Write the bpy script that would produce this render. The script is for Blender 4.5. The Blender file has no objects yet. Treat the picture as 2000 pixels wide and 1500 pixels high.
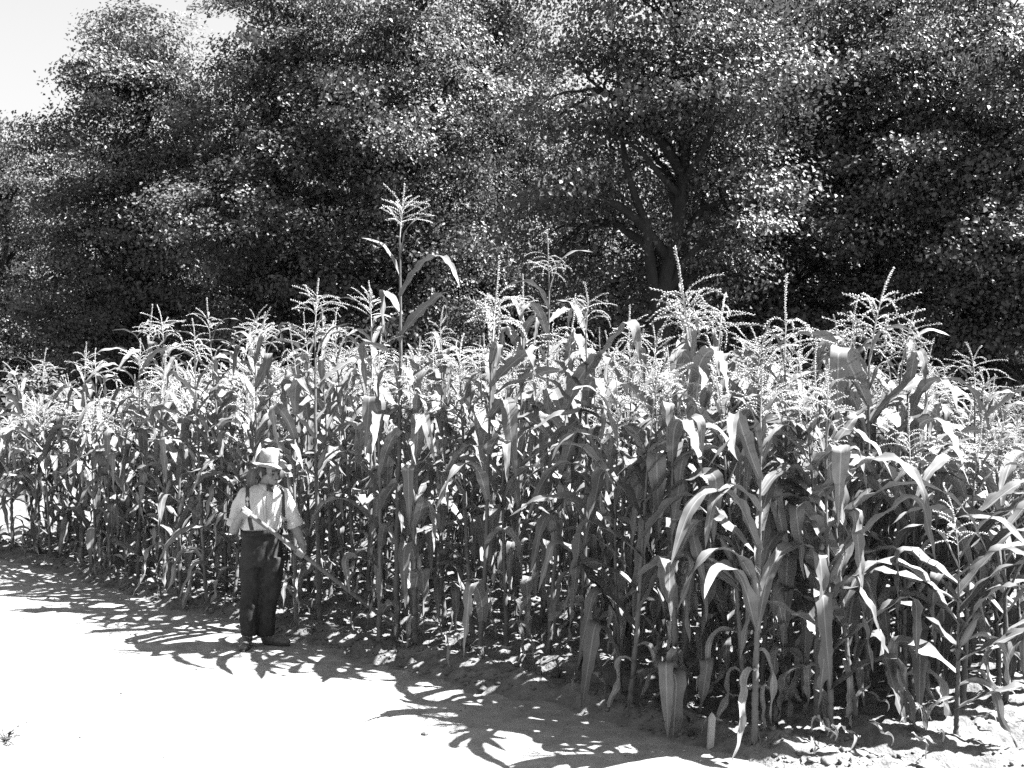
import bpy, math, random
import numpy as np
from mathutils import Vector, Matrix, Euler
from mathutils.bvhtree import BVHTree

# ------------------------------------------------------------------ scene, camera, light
scene = bpy.context.scene
COL = scene.collection
FPX = 2200.0                      # focal length in pixels of the 2000 px wide photograph
CAMZ = 2.47
HORIZ = 714.0
cam_data = bpy.data.cameras.new('camera')
cam_data.sensor_width = 36.0
cam_data.lens = FPX / 2000.0 * 36.0
cam_data.clip_end = 2000
cam_data.clip_start = 0.1
cam = bpy.data.objects.new('camera', cam_data)
COL.objects.link(cam)
cam.location = (0, 0, CAMZ)
cam.rotation_euler = (math.radians(90) - math.atan((750 - HORIZ) / FPX), 0, 0)
scene.camera = cam

SUN_EL = math.radians(58)
SUN_H = Vector((1.0, 0.02, 0)).normalized()
SUN_DIR = Vector((SUN_H.x * math.cos(SUN_EL), SUN_H.y * math.cos(SUN_EL), math.sin(SUN_EL)))
world = bpy.data.worlds.new('World')
scene.world = world
world.use_nodes = True
wn = world.node_tree.nodes
wl = world.node_tree.links
wn.clear()
sky = wn.new('ShaderNodeTexSky')
sky.sky_type = 'NISHITA'
sky.sun_disc = False
sky.sun_elevation = SUN_EL
sky.sun_rotation = math.atan2(SUN_H.x, SUN_H.y)
sky.air_density = 1.0
sky.dust_density = 2.5
sep = wn.new('ShaderNodeSeparateColor')     # black and white plate, sensitive to blue
bw = wn.new('ShaderNodeMath'); bw.operation = 'MULTIPLY'; bw.inputs[1].default_value = 0.57
bg = wn.new('ShaderNodeBackground')
bg.inputs['Strength'].default_value = 0.05
wo = wn.new('ShaderNodeOutputWorld')
wl.new(sky.outputs[0], sep.inputs[0])
wl.new(sep.outputs[2], bw.inputs[0])
wl.new(bw.outputs[0], bg.inputs[0])
wl.new(bg.outputs[0], wo.inputs[0])

sun_data = bpy.data.lights.new('sun', 'SUN')
sun_data.energy = 5.0
sun_data.angle = math.radians(0.5)
sun_data.color = (1, 1, 1)
sun = bpy.data.objects.new('sun', sun_data)
COL.objects.link(sun)
sun.rotation_euler = SUN_DIR.to_track_quat('Z', 'Y').to_euler()
sun.location = SUN_DIR * 50

vs = scene.view_settings
vs.view_transform = 'Standard'
vs.look = 'None'
vs.exposure = 3.0
vs.gamma = 1.0
vs.use_curve_mapping = False
scene.render.engine = 'CYCLES'
cy = scene.cycles
cy.max_bounces = 5
cy.diffuse_bounces = 2
cy.glossy_bounces = 2
cy.transmission_bounces = 3
cy.transparent_max_bounces = 4
cy.caustics_reflective = False
cy.caustics_refractive = False
cy.use_denoising = False
cy.sample_clamp_indirect = 4.0

# ------------------------------------------------------------------ helpers
rng = np.random.RandomState(11)
random.seed(11)


def smooth(a, b, x):
    t = np.clip((x - a) / (b - a), 0, 1)
    return t * t * (3 - 2 * t)


def vnoise(x, y, seed=0):
    """2-D value noise in -1..1"""
    x = np.asarray(x, float); y = np.asarray(y, float)
    xi = np.floor(x).astype(np.int64); yi = np.floor(y).astype(np.int64)
    fx = x - xi; fy = y - yi
    fx = fx * fx * (3 - 2 * fx); fy = fy * fy * (3 - 2 * fy)

    def h(a, b):
        n = (a * 374761393 + b * 668265263 + seed * 982451653) & 0xffffffff
        n = ((n ^ (n >> 13)) * 1274126177) & 0xffffffff
        n = n ^ (n >> 16)
        return (n & 0xffff) / 32767.5 - 1.0
    return (h(xi, yi) * (1 - fx) + h(xi + 1, yi) * fx) * (1 - fy) + (h(xi, yi + 1) * (1 - fx) + h(xi + 1, yi + 1) * fx) * fy


def new_mesh(name, verts, faces, uv=None, mat=None, smooth_shade=True):
    me = bpy.data.meshes.new(name)
    verts = np.asarray(verts, dtype=np.float32).reshape(-1, 3)
    if isinstance(faces, np.ndarray):
        nf, k = faces.shape
        me.vertices.add(len(verts)); me.vertices.foreach_set('co', verts.ravel())
        me.loops.add(nf * k); me.loops.foreach_set('vertex_index', faces.astype(np.int32).ravel())
        me.polygons.add(nf)
        me.polygons.foreach_set('loop_start', np.arange(0, nf * k, k, dtype=np.int32))
        me.polygons.foreach_set('loop_total', np.full(nf, k, dtype=np.int32))
        me.update(calc_edges=True)
    else:
        me.from_pydata(verts.tolist(), [], faces)
    if uv is not None:
        lay = me.uv_layers.new(name='UVMap')
        li = np.empty(len(me.loops), dtype=np.int32); me.loops.foreach_get('vertex_index', li)
        lay.data.foreach_set('uv', np.asarray(uv, dtype=np.float32)[li].ravel())
    if smooth_shade:
        me.polygons.foreach_set('use_smooth', np.ones(len(me.polygons), dtype=bool))
    if mat is not None:
        me.materials.append(mat)
    me.validate()
    me.update()
    return me


def link(name, data, parent=None, loc=(0, 0, 0), rot=(0, 0, 0), scale=(1, 1, 1)):
    o = bpy.data.objects.new(name, data)
    COL.objects.link(o)
    o.parent = parent
    o.location = loc; o.rotation_euler = rot; o.scale = scale
    return o


def tag(o, label=None, cat=None, group=None, kind=None):
    if label: o['label'] = label
    if cat: o['category'] = cat
    if group: o['group'] = group
    if kind: o['kind'] = kind
    return o


class MB:
    """collects vertices and faces"""
    def __init__(self):
        self.v = []; self.f = []

    def add(self, v, f):
        b = len(self.v)
        self.v.extend([tuple(p) for p in v]); self.f.extend([tuple(i + b for i in q) for q in f])

    def tube(self, pts, rad, sides=8, caps=True):
        pts = [Vector(p) for p in pts]
        n = len(pts); vs_ = []; fs = []
        up = Vector((0, 0, 1)); prev = None
        for i, p in enumerate(pts):
            t = (pts[min(i + 1, n - 1)] - pts[max(i - 1, 0)])
            t = t.normalized() if t.length > 1e-9 else Vector((0, 0, 1))
            if prev is None:
                a = Vector((1, 0, 0)) if abs(t.x) < 0.8 else Vector((0, 1, 0))
            else:
                a = prev
            a = (a - t * a.dot(t)).normalized(); b = t.cross(a); prev = a
            for k in range(sides):
                an = 2 * math.pi * k / sides
                vs_.append(p + (a * math.cos(an) + b * math.sin(an)) * rad[i])
        for i in range(n - 1):
            for k in range(sides):
                k2 = (k + 1) % sides
                fs.append((i * sides + k, i * sides + k2, (i + 1) * sides + k2, (i + 1) * sides + k))
        if caps:
            fs.append(tuple(range(sides - 1, -1, -1)))
            fs.append(tuple((n - 1) * sides + k for k in range(sides)))
        self.add(vs_, fs)

    def sphere(self, c, r, seg=12, rings=8, rot=None):
        c = Vector(c)
        r = Vector(r) if hasattr(r, '__len__') else Vector((r, r, r))
        vs_ = []; fs = []
        for i in range(1, rings):
            th = math.pi * i / rings
            for k in range(seg):
                ph = 2 * math.pi * k / seg
                d = Vector((r.x * math.sin(th) * math.cos(ph), r.y * math.sin(th) * math.sin(ph), r.z * math.cos(th)))
                if rot is not None: d = rot @ d
                vs_.append(c + d)
        top = Vector((0, 0, r.z)); bot = Vector((0, 0, -r.z))
        if rot is not None: top = rot @ top; bot = rot @ bot
        vs_.append(c + top); vs_.append(c + bot)
        nt = len(vs_) - 2
        for i in range(rings - 2):
            for k in range(seg):
                k2 = (k + 1) % seg
                fs.append((i * seg + k, (i + 1) * seg + k, (i + 1) * seg + k2, i * seg + k2))
        for k in range(seg):
            k2 = (k + 1) % seg
            fs.append((nt, k, k2)); fs.append((nt + 1, (rings - 2) * seg + k2, (rings - 2) * seg + k))
        self.add(vs_, fs)

    def limb(self, pts, rad, seg=14):
        """tapered capsule chain"""
        for p, r in zip(pts, rad):
            self.sphere(p, r, seg, 8)
        for i in range(len(pts) - 1):
            self.tube([pts[i], pts[i + 1]], [rad[i], rad[i + 1]], seg)

    def loft(self, rings, seg=24):
        """rings: (centre, rx, ry, yaw)"""
        vs_ = []; fs = []
        for c, rx, ry, yaw in rings:
            ca, sa = math.cos(yaw), math.sin(yaw)
            for k in range(seg):
                a = 2 * math.pi * k / seg
                x = rx * math.cos(a); y = ry * math.sin(a)
                vs_.append((c[0] + x * ca - y * sa, c[1] + x * sa + y * ca, c[2]))
        n = len(rings)
        for i in range(n - 1):
            for k in range(seg):
                k2 = (k + 1) % seg
                fs.append((i * seg + k, i * seg + k2, (i + 1) * seg + k2, (i + 1) * seg + k))
        fs.append(tuple(range(seg - 1, -1, -1))); fs.append(tuple((n - 1) * seg + k for k in range(seg)))
        self.add(vs_, fs)

    def mesh(self, name, mat=None, smooth_shade=True):
        return new_mesh(name, self.v, self.f, None, mat, smooth_shade)

    def build(self, name, mat, parent=None, smooth_shade=True, loc=(0, 0, 0)):
        return link(name, self.mesh(name, mat, smooth_shade), parent, loc)


# ------------------------------------------------------------------ materials (black and white photograph: neutral greys)
def material(name):
    m = bpy.data.materials.new(name)
    m.use_nodes = True
    nt = m.node_tree
    b = nt.nodes['Principled BSDF']
    return m, nt, b


def grey_noise(name, lo, hi, scale=8.0, detail=6.0, rough=0.8, bump=0.0, bump_scale=60.0, spec=0.3, stretch=(1, 1, 1), rand=0.0, coord='Object'):
    m, nt, b = material(name)
    tc = nt.nodes.new('ShaderNodeTexCoord')
    mp = nt.nodes.new('ShaderNodeMapping'); mp.inputs['Scale'].default_value = stretch
    nt.links.new(tc.outputs[coord], mp.inputs[0])
    n = nt.nodes.new('ShaderNodeTexNoise'); n.inputs['Scale'].default_value = scale; n.inputs['Detail'].default_value = detail
    n.inputs['Roughness'].default_value = 0.65
    nt.links.new(mp.outputs[0], n.inputs['Vector'])
    r = nt.nodes.new('ShaderNodeValToRGB')
    r.color_ramp.elements[0].position = 0.3; r.color_ramp.elements[1].position = 0.7
    r.color_ramp.elements[0].color = (lo, lo, lo, 1); r.color_ramp.elements[1].color = (hi, hi, hi, 1)
    nt.links.new(n.outputs['Fac'], r.inputs[0])
    out = r.outputs[0]
    if rand > 0:
        oi = nt.nodes.new('ShaderNodeObjectInfo')
        mr = nt.nodes.new('ShaderNodeMapRange'); mr.inputs[3].default_value = 1 - rand; mr.inputs[4].default_value = 1 + rand
        nt.links.new(oi.outputs['Random'], mr.inputs[0])
        mx = nt.nodes.new('ShaderNodeMix'); mx.data_type = 'RGBA'; mx.blend_type = 'MULTIPLY'; mx.inputs[0].default_value = 1
        nt.links.new(out, mx.inputs[6]); nt.links.new(mr.outputs[0], mx.inputs[7])
        out = mx.outputs[2]
    nt.links.new(out, b.inputs['Base Color'])
    b.inputs['Roughness'].default_value = rough
    b.inputs['Specular IOR Level'].default_value = spec
    if bump > 0:
        n2 = nt.nodes.new('ShaderNodeTexNoise'); n2.inputs['Scale'].default_value = bump_scale; n2.inputs['Detail'].default_value = 8
        nt.links.new(mp.outputs[0], n2.inputs['Vector'])
        bp = nt.nodes.new('ShaderNodeBump'); bp.inputs['Strength'].default_value = bump; bp.inputs['Distance'].default_value = 0.02
        nt.links.new(n2.outputs['Fac'], bp.inputs['Height']); nt.links.new(bp.outputs[0], b.inputs['Normal'])
    return m


def leaf_material(name, lo, hi, rough, trans, spec=0.5, veins=True, rand=0.25):
    m, nt, b = material(name)
    tc = nt.nodes.new('ShaderNodeTexCoord')
    oi = nt.nodes.new('ShaderNodeObjectInfo')
    mr = nt.nodes.new('ShaderNodeMapRange'); mr.inputs[3].default_value = 1 - rand; mr.inputs[4].default_value = 1 + rand
    nt.links.new(oi.outputs['Random'], mr.inputs[0])
    if veins:
        mp = nt.nodes.new('ShaderNodeMapping'); mp.inputs['Scale'].default_value = (26, 1.6, 1)
        nt.links.new(tc.outputs['UV'], mp.inputs[0])
        n = nt.nodes.new('ShaderNodeTexNoise'); n.inputs['Scale'].default_value = 1.0; n.inputs['Detail'].default_value = 4
        nt.links.new(mp.outputs[0], n.inputs['Vector'])
        n3 = nt.nodes.new('ShaderNodeTexNoise'); n3.inputs['Scale'].default_value = 9.0; n3.inputs['Detail'].default_value = 5
        nt.links.new(tc.outputs['Object'], n3.inputs['Vector'])
        add = nt.nodes.new('ShaderNodeMath'); add.operation = 'ADD'
        nt.links.new(n.outputs['Fac'], add.inputs[0]); nt.links.new(n3.outputs['Fac'], add.inputs[1])
        r = nt.nodes.new('ShaderNodeMapRange'); r.inputs[1].default_value = 0.7; r.inputs[2].default_value = 1.3
        r.inputs[3].default_value = lo; r.inputs[4].default_value = hi
        nt.links.new(add.outputs[0], r.inputs[0])
        # pale midrib
        sx = nt.nodes.new('ShaderNodeSeparateXYZ'); nt.links.new(tc.outputs['UV'], sx.inputs[0])
        sub = nt.nodes.new('ShaderNodeMath'); sub.operation = 'SUBTRACT'; sub.inputs[1].default_value = 0.5
        nt.links.new(sx.outputs[0], sub.inputs[0])
        ab = nt.nodes.new('ShaderNodeMath'); ab.operation = 'ABSOLUTE'; nt.links.new(sub.outputs[0], ab.inputs[0])
        rr = nt.nodes.new('ShaderNodeMapRange'); rr.inputs[1].default_value = 0.025; rr.inputs[2].default_value = 0.06
        rr.inputs[3].default_value = 0.55; rr.inputs[4].default_value = 0.0
        nt.links.new(ab.outputs[0], rr.inputs[0])
        mixm = nt.nodes.new('ShaderNodeMix'); mixm.data_type = 'FLOAT'
        nt.links.new(rr.outputs[0], mixm.inputs[0]); nt.links.new(r.outputs[0], mixm.inputs[2]); mixm.inputs[3].default_value = min(0.7, hi * 1.8)
        val = mixm.outputs[0]
    else:
        n = nt.nodes.new('ShaderNodeTexNoise'); n.inputs['Scale'].default_value = 1.2; n.inputs['Detail'].default_value = 5
        nt.links.new(tc.outputs['Object'], n.inputs['Vector'])
        r = nt.nodes.new('ShaderNodeMapRange'); r.inputs[1].default_value = 0.3; r.inputs[2].default_value = 0.7
        r.inputs[3].default_value = lo; r.inputs[4].default_value = hi
        nt.links.new(n.outputs['Fac'], r.inputs[0])
        val = r.outputs[0]
    mul = nt.nodes.new('ShaderNodeMath'); mul.operation = 'MULTIPLY'
    nt.links.new(val, mul.inputs[0]); nt.links.new(mr.outputs[0], mul.inputs[1])
    nt.links.new(mul.outputs[0], b.inputs['Base Color'])
    b.inputs['Roughness'].default_value = rough
    b.inputs['Specular IOR Level'].default_value = spec
    if veins:
        bp = nt.nodes.new('ShaderNodeBump'); bp.inputs['Strength'].default_value = 0.35; bp.inputs['Distance'].default_value = 0.004
        nt.links.new(n.outputs['Fac'], bp.inputs['Height']); nt.links.new(bp.outputs[0], b.inputs['Normal'])
    tl = nt.nodes.new('ShaderNodeBsdfTranslucent')
    nt.links.new(mul.outputs[0], tl.inputs['Color'])
    mix = nt.nodes.new('ShaderNodeMixShader'); mix.inputs[0].default_value = trans
    out = nt.nodes['Material Output']
    nt.links.new(b.outputs[0], mix.inputs[1]); nt.links.new(tl.outputs[0], mix.inputs[2])
    nt.links.new(mix.outputs[0], out.inputs['Surface'])
    return m


M_SAND = grey_noise('sand', 0.125, 0.24, 5.0, 10, 0.95, 0.6, 70, 0.1)
M_SOIL = grey_noise('soil', 0.07, 0.16, 7.0, 10, 0.95, 0.7, 55, 0.1)
M_GROUND = grey_noise('forest_ground', 0.04, 0.08, 1.5, 8, 0.95, 0.5, 20, 0.1)
M_LEAF = leaf_material('corn_leaf', 0.085, 0.155, 0.40, 0.05, 0.16)
M_DRY = leaf_material('dry_corn_leaf', 0.14, 0.28, 0.7, 0.18, 0.25)
M_STALK = grey_noise('corn_stalk', 0.065, 0.12, 14, 5, 0.5, 0.25, 70, 0.2, (1, 1, 0.25), 0.2)
M_TASSEL = grey_noise('corn_tassel', 0.24, 0.38, 40, 3, 0.8, 0, 60, 0.2, (1, 1, 1), 0.2)
M_HUSK = grey_noise('corn_husk', 0.11, 0.19, 25, 4, 0.55, 0.3, 50, 0.4, (1, 1, 0.15), 0.15)
M_SILK = grey_noise('corn_silk', 0.15, 0.3, 60, 3, 0.7)
M_TREE = leaf_material('tree_leaf', 0.06, 0.105, 0.45, 0.24, 0.25, False, 0.15)
M_BARK = grey_noise('bark', 0.014, 0.035, 6, 8, 0.9, 0.9, 18, 0.2, (1, 1, 0.3))
M_SKIN = grey_noise('skin', 0.14, 0.19, 20, 4, 0.55, 0.1, 120, 0.35)
M_HAIR = grey_noise('hair', 0.015, 0.04, 60, 3, 0.6, 0.5, 150, 0.3)
M_SHIRT = grey_noise('shirt_cotton', 0.36, 0.46, 9, 5, 0.85, 0.35, 220, 0.2)
M_TROUSER = grey_noise('trouser_cloth', 0.015, 0.034, 12, 6, 0.9, 0.4, 180, 0.15)
M_STRAP = grey_noise('braces_webbing', 0.03, 0.05, 40, 3, 0.8)
M_FELT = grey_noise('hat_felt', 0.2, 0.29, 14, 6, 0.9, 0.3, 140, 0.15)
M_SHOE = grey_noise('shoe_leather', 0.05, 0.1, 18, 6, 0.6, 0.4, 60, 0.3)
M_WOOD = grey_noise('handle_wood', 0.09, 0.15, 20, 5, 0.6, 0.3, 60, 0.3, (1, 1, 0.2))
M_IRON = grey_noise('tool_iron', 0.08, 0.16, 20, 6, 0.6, 0.3, 80, 0.5)
M_STAKE = grey_noise('stake_wood', 0.26, 0.36, 18, 6, 0.8, 0.4, 60, 0.2, (1, 1, 0.2))
M_STONE = grey_noise('stone', 0.06, 0.12, 12, 6, 0.9, 0.5, 50, 0.2)
M_WEED = leaf_material('weed_leaf', 0.05, 0.09, 0.6, 0.15, 0.3, False)

# ------------------------------------------------------------------ ground
C0 = np.array([1.5, 7.35])
E_ = np.array([-0.735, 0.678]); E_ /= np.linalg.norm(E_)
N_ = np.array([0.678, 0.735]); N_ /= np.linalg.norm(N_)


def uv_of(x, y):
    dx = np.asarray(x) - C0[0]; dy = np.asarray(y) - C0[1]
    det = E_[0] * N_[1] - E_[1] * N_[0]
    return (dx * N_[1] - dy * N_[0]) / det, (E_[0] * dy - E_[1] * dx) / det


def xy_of(u, v):
    return C0[0] + u * E_[0] + v * N_[0], C0[1] + u * E_[1] + v * N_[1]


def soil_height(u, v):
    u = np.asarray(u, float); v = np.asarray(v, float)
    rag = 0.10 * vnoise(u * 1.1, v * 0.3, 3) + 0.05 * vnoise(u * 4.1, v * 3, 4)
    bay = -0.32 * np.exp(-((u - 1.55) / 0.42) ** 2)          # the path bites into the bed beside the corner plants
    d = np.minimum(v + 0.42 + rag + bay, u + 2.3 + rag * 3)
    bed = smooth(-0.12, 0.22, d)
    ridge = 0.035 * np.cos(2 * math.pi * v / 0.72)
    lump = 0.030 * vnoise(u * 3.1, v * 3.1, 5) + 0.024 * vnoise(u * 8.3, v * 8.3, 6)
    clod = 0.020 * np.abs(vnoise(u * 17, v * 17, 7)) + 0.013 * vnoise(u * 31, v * 31, 8)
    return -0.045 + bed * (0.095 + ridge + lump + clod)


def grid_mesh(name, us, vs2, hfun, mat):
    U, V = np.meshgrid(us, vs2, indexing='ij')
    X, Y = xy_of(U, V)
    Z = hfun(U, V, X, Y)
    n, m = U.shape
    idx = np.arange(n * m).reshape(n, m)
    q = np.stack([idx[:-1, :-1], idx[:-1, 1:], idx[1:, 1:], idx[1:, :-1]], -1).reshape(-1, 4)
    return new_mesh(name, np.stack([X, Y, Z], -1).reshape(-1, 3), q, None, mat)


def path_height(U, V, X, Y):
    return 0.012 * vnoise(X * 0.7, Y * 0.7, 21) + 0.006 * vnoise(X * 2.6, Y * 2.6, 22) + 0.0035 * vnoise(X * 9, Y * 9, 23)


ground = link('ground', new_mesh('ground', [(-400, -100, -0.16), (400, -100, -0.16), (400, 900, -0.16), (-400, 900, -0.16)], [(0, 1, 2, 3)], None, M_GROUND, False))
tag(ground, kind='structure')
path = link('path', grid_mesh('path', np.arange(-14, 32, 0.09), np.arange(-15, 0.6, 0.09), path_height, M_SAND))
tag(path, kind='structure')
us = np.concatenate([np.arange(-4.0, 9.0, 0.024), np.arange(9.0, 16.5, 0.045)])
vs_grid = np.concatenate([np.arange(-0.95, 2.4, 0.024), np.arange(2.4, 9.5, 0.06)])
soil = link('field_soil', grid_mesh('field_soil', us, vs_grid, lambda U, V, X, Y: soil_height(U, V), M_SOIL))
tag(soil, kind='structure')

# loose clods and crumbs of soil along the bed
def clod_field():
    base = MB(); base.sphere((0, 0, 0), 1.0, 6, 4)
    bv = np.array(base.v); quads = base.f
    tri = []
    for f in quads:
        tri.append(f[:3])
        if len(f) == 4: tri.append((f[0], f[2], f[3]))
    tri = np.array(tri)
    n = 3600
    u = rng.uniform(-1.8, 12, n); v = -0.45 + np.abs(rng.normal(0, 0.55, n))
    far = rng.rand(n) < 0.35
    v[far] = rng.uniform(-0.35, 4.0, far.sum())
    z = soil_height(u, v)
    x, y = xy_of(u, v)
    s = 0.007 + 0.016 * rng.rand(n) ** 3 + 0.02 * (rng.rand(n) < 0.03)
    keep = z > 0.004
    u, v, x, y, z, s = [a[keep] for a in (u, v, x, y, z, s)]
    n = len(u)
    ang = rng.uniform(0, 6.28, n)
    jit = 1 + 0.35 * rng.uniform(-1, 1, (n, len(bv), 1))
    P = bv[None] * jit * s[:, None, None] * np.stack([rng.uniform(.8, 1.5, n), rng.uniform(.7, 1.2, n), rng.uniform(.5, .9, n)], -1)[:, None]
    c, si = np.cos(ang)[:, None], np.sin(ang)[:, None]
    Q = np.stack([P[..., 0] * c - P[..., 1] * si, P[..., 0] * si + P[..., 1] * c, P[..., 2]], -1)
    Q += np.stack([x, y, z + s * 0.25], -1)[:, None]
    F = (tri[None] + (np.arange(n) * len(bv))[:, None, None]).reshape(-1, 3)
    o = link('soil_clods', new_mesh('soil_clods', Q.reshape(-1, 3), F, None, M_SOIL))
    tag(o, 'small loose clods of soil along the edge of the corn bed', 'soil', kind='stuff')


clod_field()

# ------------------------------------------------------------------ corn: shared shapes
NA = 4


def leaf_mesh(kind, rs, na=NA, ns=22, mat=None, name='leaf'):
    L = {'arch': rs.uniform(0.85, 1.15), 'break': rs.uniform(0.8, 1.12), 'up': rs.uniform(0.55, 0.8), 'dry': rs.uniform(0.55, 0.8)}[kind]
    W = {'arch': rs.uniform(0.048, 0.063), 'break': rs.uniform(0.050, 0.068), 'up': rs.uniform(0.032, 0.044), 'dry': rs.uniform(0.024, 0.040)}[kind]
    s = np.linspace(0, 1, ns + 1)
    if kind == 'arch':
        th = math.radians(rs.uniform(24, 50)) + math.radians(rs.uniform(85, 125)) * smooth(rs.uniform(0.1, .3), rs.uniform(0.75, 1.0), s)
    elif kind == 'break':
        s0 = rs.uniform(0.28, 0.6); w = rs.uniform(0.07, 0.16)
        a0 = math.radians(rs.uniform(28, 58))
        th = a0 + math.radians(rs.uniform(5, 25)) * smooth(0, s0, s) + (math.radians(rs.uniform(166, 182)) - a0 - 0.2) * smooth(s0, s0 + w, s)
    elif kind == 'up':
        th = math.radians(rs.uniform(14, 30)) + math.radians(rs.uniform(40, 130)) * smooth(0.25, 1.0, s)
    else:
        th = math.radians(rs.uniform(50, 80)) + math.radians(rs.uniform(85, 110)) * smooth(0.05, rs.uniform(0.2, 0.4), s)
        th = th + 0.3 * np.sin(s * rs.uniform(8, 16) + rs.uniform(0, 6))
    ph = rs.uniform(-0.8, 0.8) * s ** 1.5 + 0.08 * np.sin(s * 7 + rs.uniform(0, 6))
    if kind == 'dry': ph = ph + 0.35 * np.sin(s * 9 + rs.uniform(0, 6))
    T = np.stack([np.sin(th) * np.cos(ph), np.sin(th) * np.sin(ph), np.cos(th)], -1)
    P = np.zeros((ns + 1, 3)); P[1:] = np.cumsum((T[1:] + T[:-1]) / 2 * (L / ns), 0)
    S = np.stack([-np.sin(ph), np.cos(ph), np.zeros_like(ph)], -1)
    N = np.cross(T, S)
    N *= np.sign(N[0, 0] * -1) if N[0, 0] != 0 else 1
    tw = rs.uniform(-1, 1) * {'arch': 0.9, 'break': 1.3, 'up': 1.2, 'dry': 4.0}[kind]
    tau = tw * s ** 1.4 + 0.12 * np.sin(s * 11 + rs.uniform(0, 6))
    S2 = S * np.cos(tau)[:, None] + N * np.sin(tau)[:, None]
    N2 = -S * np.sin(tau)[:, None] + N * np.cos(tau)[:, None]
    w = W * np.minimum(1, 0.5 + 2.2 * s) * np.clip(1 - s ** 2.6, 0, 1) ** 0.85 * (1 + 0.05 * np.sin(s * 13 + rs.uniform(0, 6)) + 0.03 * rs.normal(size=ns + 1))
    fold = np.radians({'arch': 22, 'break': 16, 'up': 24, 'dry': 50}[kind]) * (1 - 0.55 * s)
    amp = {'arch': 0.013, 'break': 0.014, 'up': 0.008, 'dry': 0.016}[kind]
    kf = rs.uniform(4, 7); p1, p2 = rs.uniform(0, 6.28, 2)
    V = []; UVs = []
    for j in range(na + 1):
        a = -1 + 2 * j / na
        side = p1 if a < 0 else p2
        rip = amp * np.sin(2 * math.pi * kf * s * L + side) * abs(a) ** 1.6 * np.minimum(1, s * 4) * np.minimum(1, (1 - s) * 4)
        V.append(P + S2 * (a * w * np.cos(fold))[:, None] + N2 * (abs(a) * w * np.sin(fold) + rip)[:, None])
        UVs.append(np.stack([np.full(ns + 1, j / na), s], -1))
    V = np.stack(V, 1).reshape(-1, 3); UVs = np.stack(UVs, 1).reshape(-1, 2)
    idx = np.arange((ns + 1) * (na + 1)).reshape(ns + 1, na + 1)
    q = np.stack([idx[:-1, :-1], idx[:-1, 1:], idx[1:, 1:], idx[1:, :-1]], -1).reshape(-1, 4)
    return V, q, UVs


LEAVES = {}
LOW = {}
rs = np.random.RandomState(5)
for kind, cnt, mat in (('arch', 18, M_LEAF), ('break', 26, M_LEAF), ('up', 14, M_LEAF), ('dry', 14, M_DRY)):
    LEAVES[kind] = []
    for i in range(cnt):
        V, q, U = leaf_mesh(kind, rs)
        LEAVES[kind].append(new_mesh('corn_leaf_' + kind, V, q, U, mat))
    LOW[kind] = [leaf_mesh(kind, rs, 2, 10)[:2] for i in range(6)]


def stalk_shape(rs, H=2.2, sides=8):
    """returns vertices, faces and the nodes (position, radius)"""
    nodes = [0.0]
    z = 0.05
    while z < H - 0.05:
        f = z / H
        z += (0.07 + 0.085 * math.sin(math.pi * min(1, f * 0.9 + 0.12))) * rs.uniform(0.9, 1.1)
        nodes.append(min(z, H))
    nodes[-1] = H
    bx, by = rs.uniform(-0.06, 0.06, 2); px_ = rs.uniform(0, 6.28)

    def centre(z):
        f = z / H
        return Vector((bx * f * f + 0.012 * math.sin(f * 5 + px_), by * f * f + 0.012 * math.cos(f * 4 + px_), z))
    pts = []; rad = []
    out = []
    for i, nz in enumerate(nodes):
        f = nz / H
        r = 0.0165 * (1 - f) + 0.0055
        k = 0.004 * (-1 if i % 2 else 1) * (1 - f)
        c = centre(nz) + Vector((k, k * 0.5, 0))
        if i > 0:
            pts.append(c - Vector((0, 0, 0.012))); rad.append(r * 0.98)
        pts.append(c); rad.append(r * 1.22)
        pts.append(c + Vector((0, 0, 0.012))); rad.append(r * 1.06)
        out.append((c, r))
        if i < len(nodes) - 1:                       # the sheath of the leaf wraps the lower part of each internode
            m = (nodes[i + 1] - nz)
            cc = centre(nz + m * 0.62); pts.append(cc); rad.append(r * 1.12)
            cc = centre(nz + m * 0.70); pts.append(cc); rad.append(r * 0.92)
    mb = MB(); mb.tube(pts, rad, sides)
    if sides >= 8:
        for k in range(9):                           # brace roots
            a = 2 * math.pi * k / 9 + rs.uniform(-.2, .2); h = rs.uniform(0.03, 0.08)
            mb.tube([(0.012 * math.cos(a), 0.012 * math.sin(a), h), (0.035 * math.cos(a), 0.035 * math.sin(a), h * 0.6), (0.055 * math.cos(a), 0.055 * math.sin(a), -0.03)],
                    [0.004, 0.004, 0.003], 4, False)
    return mb, out


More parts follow.
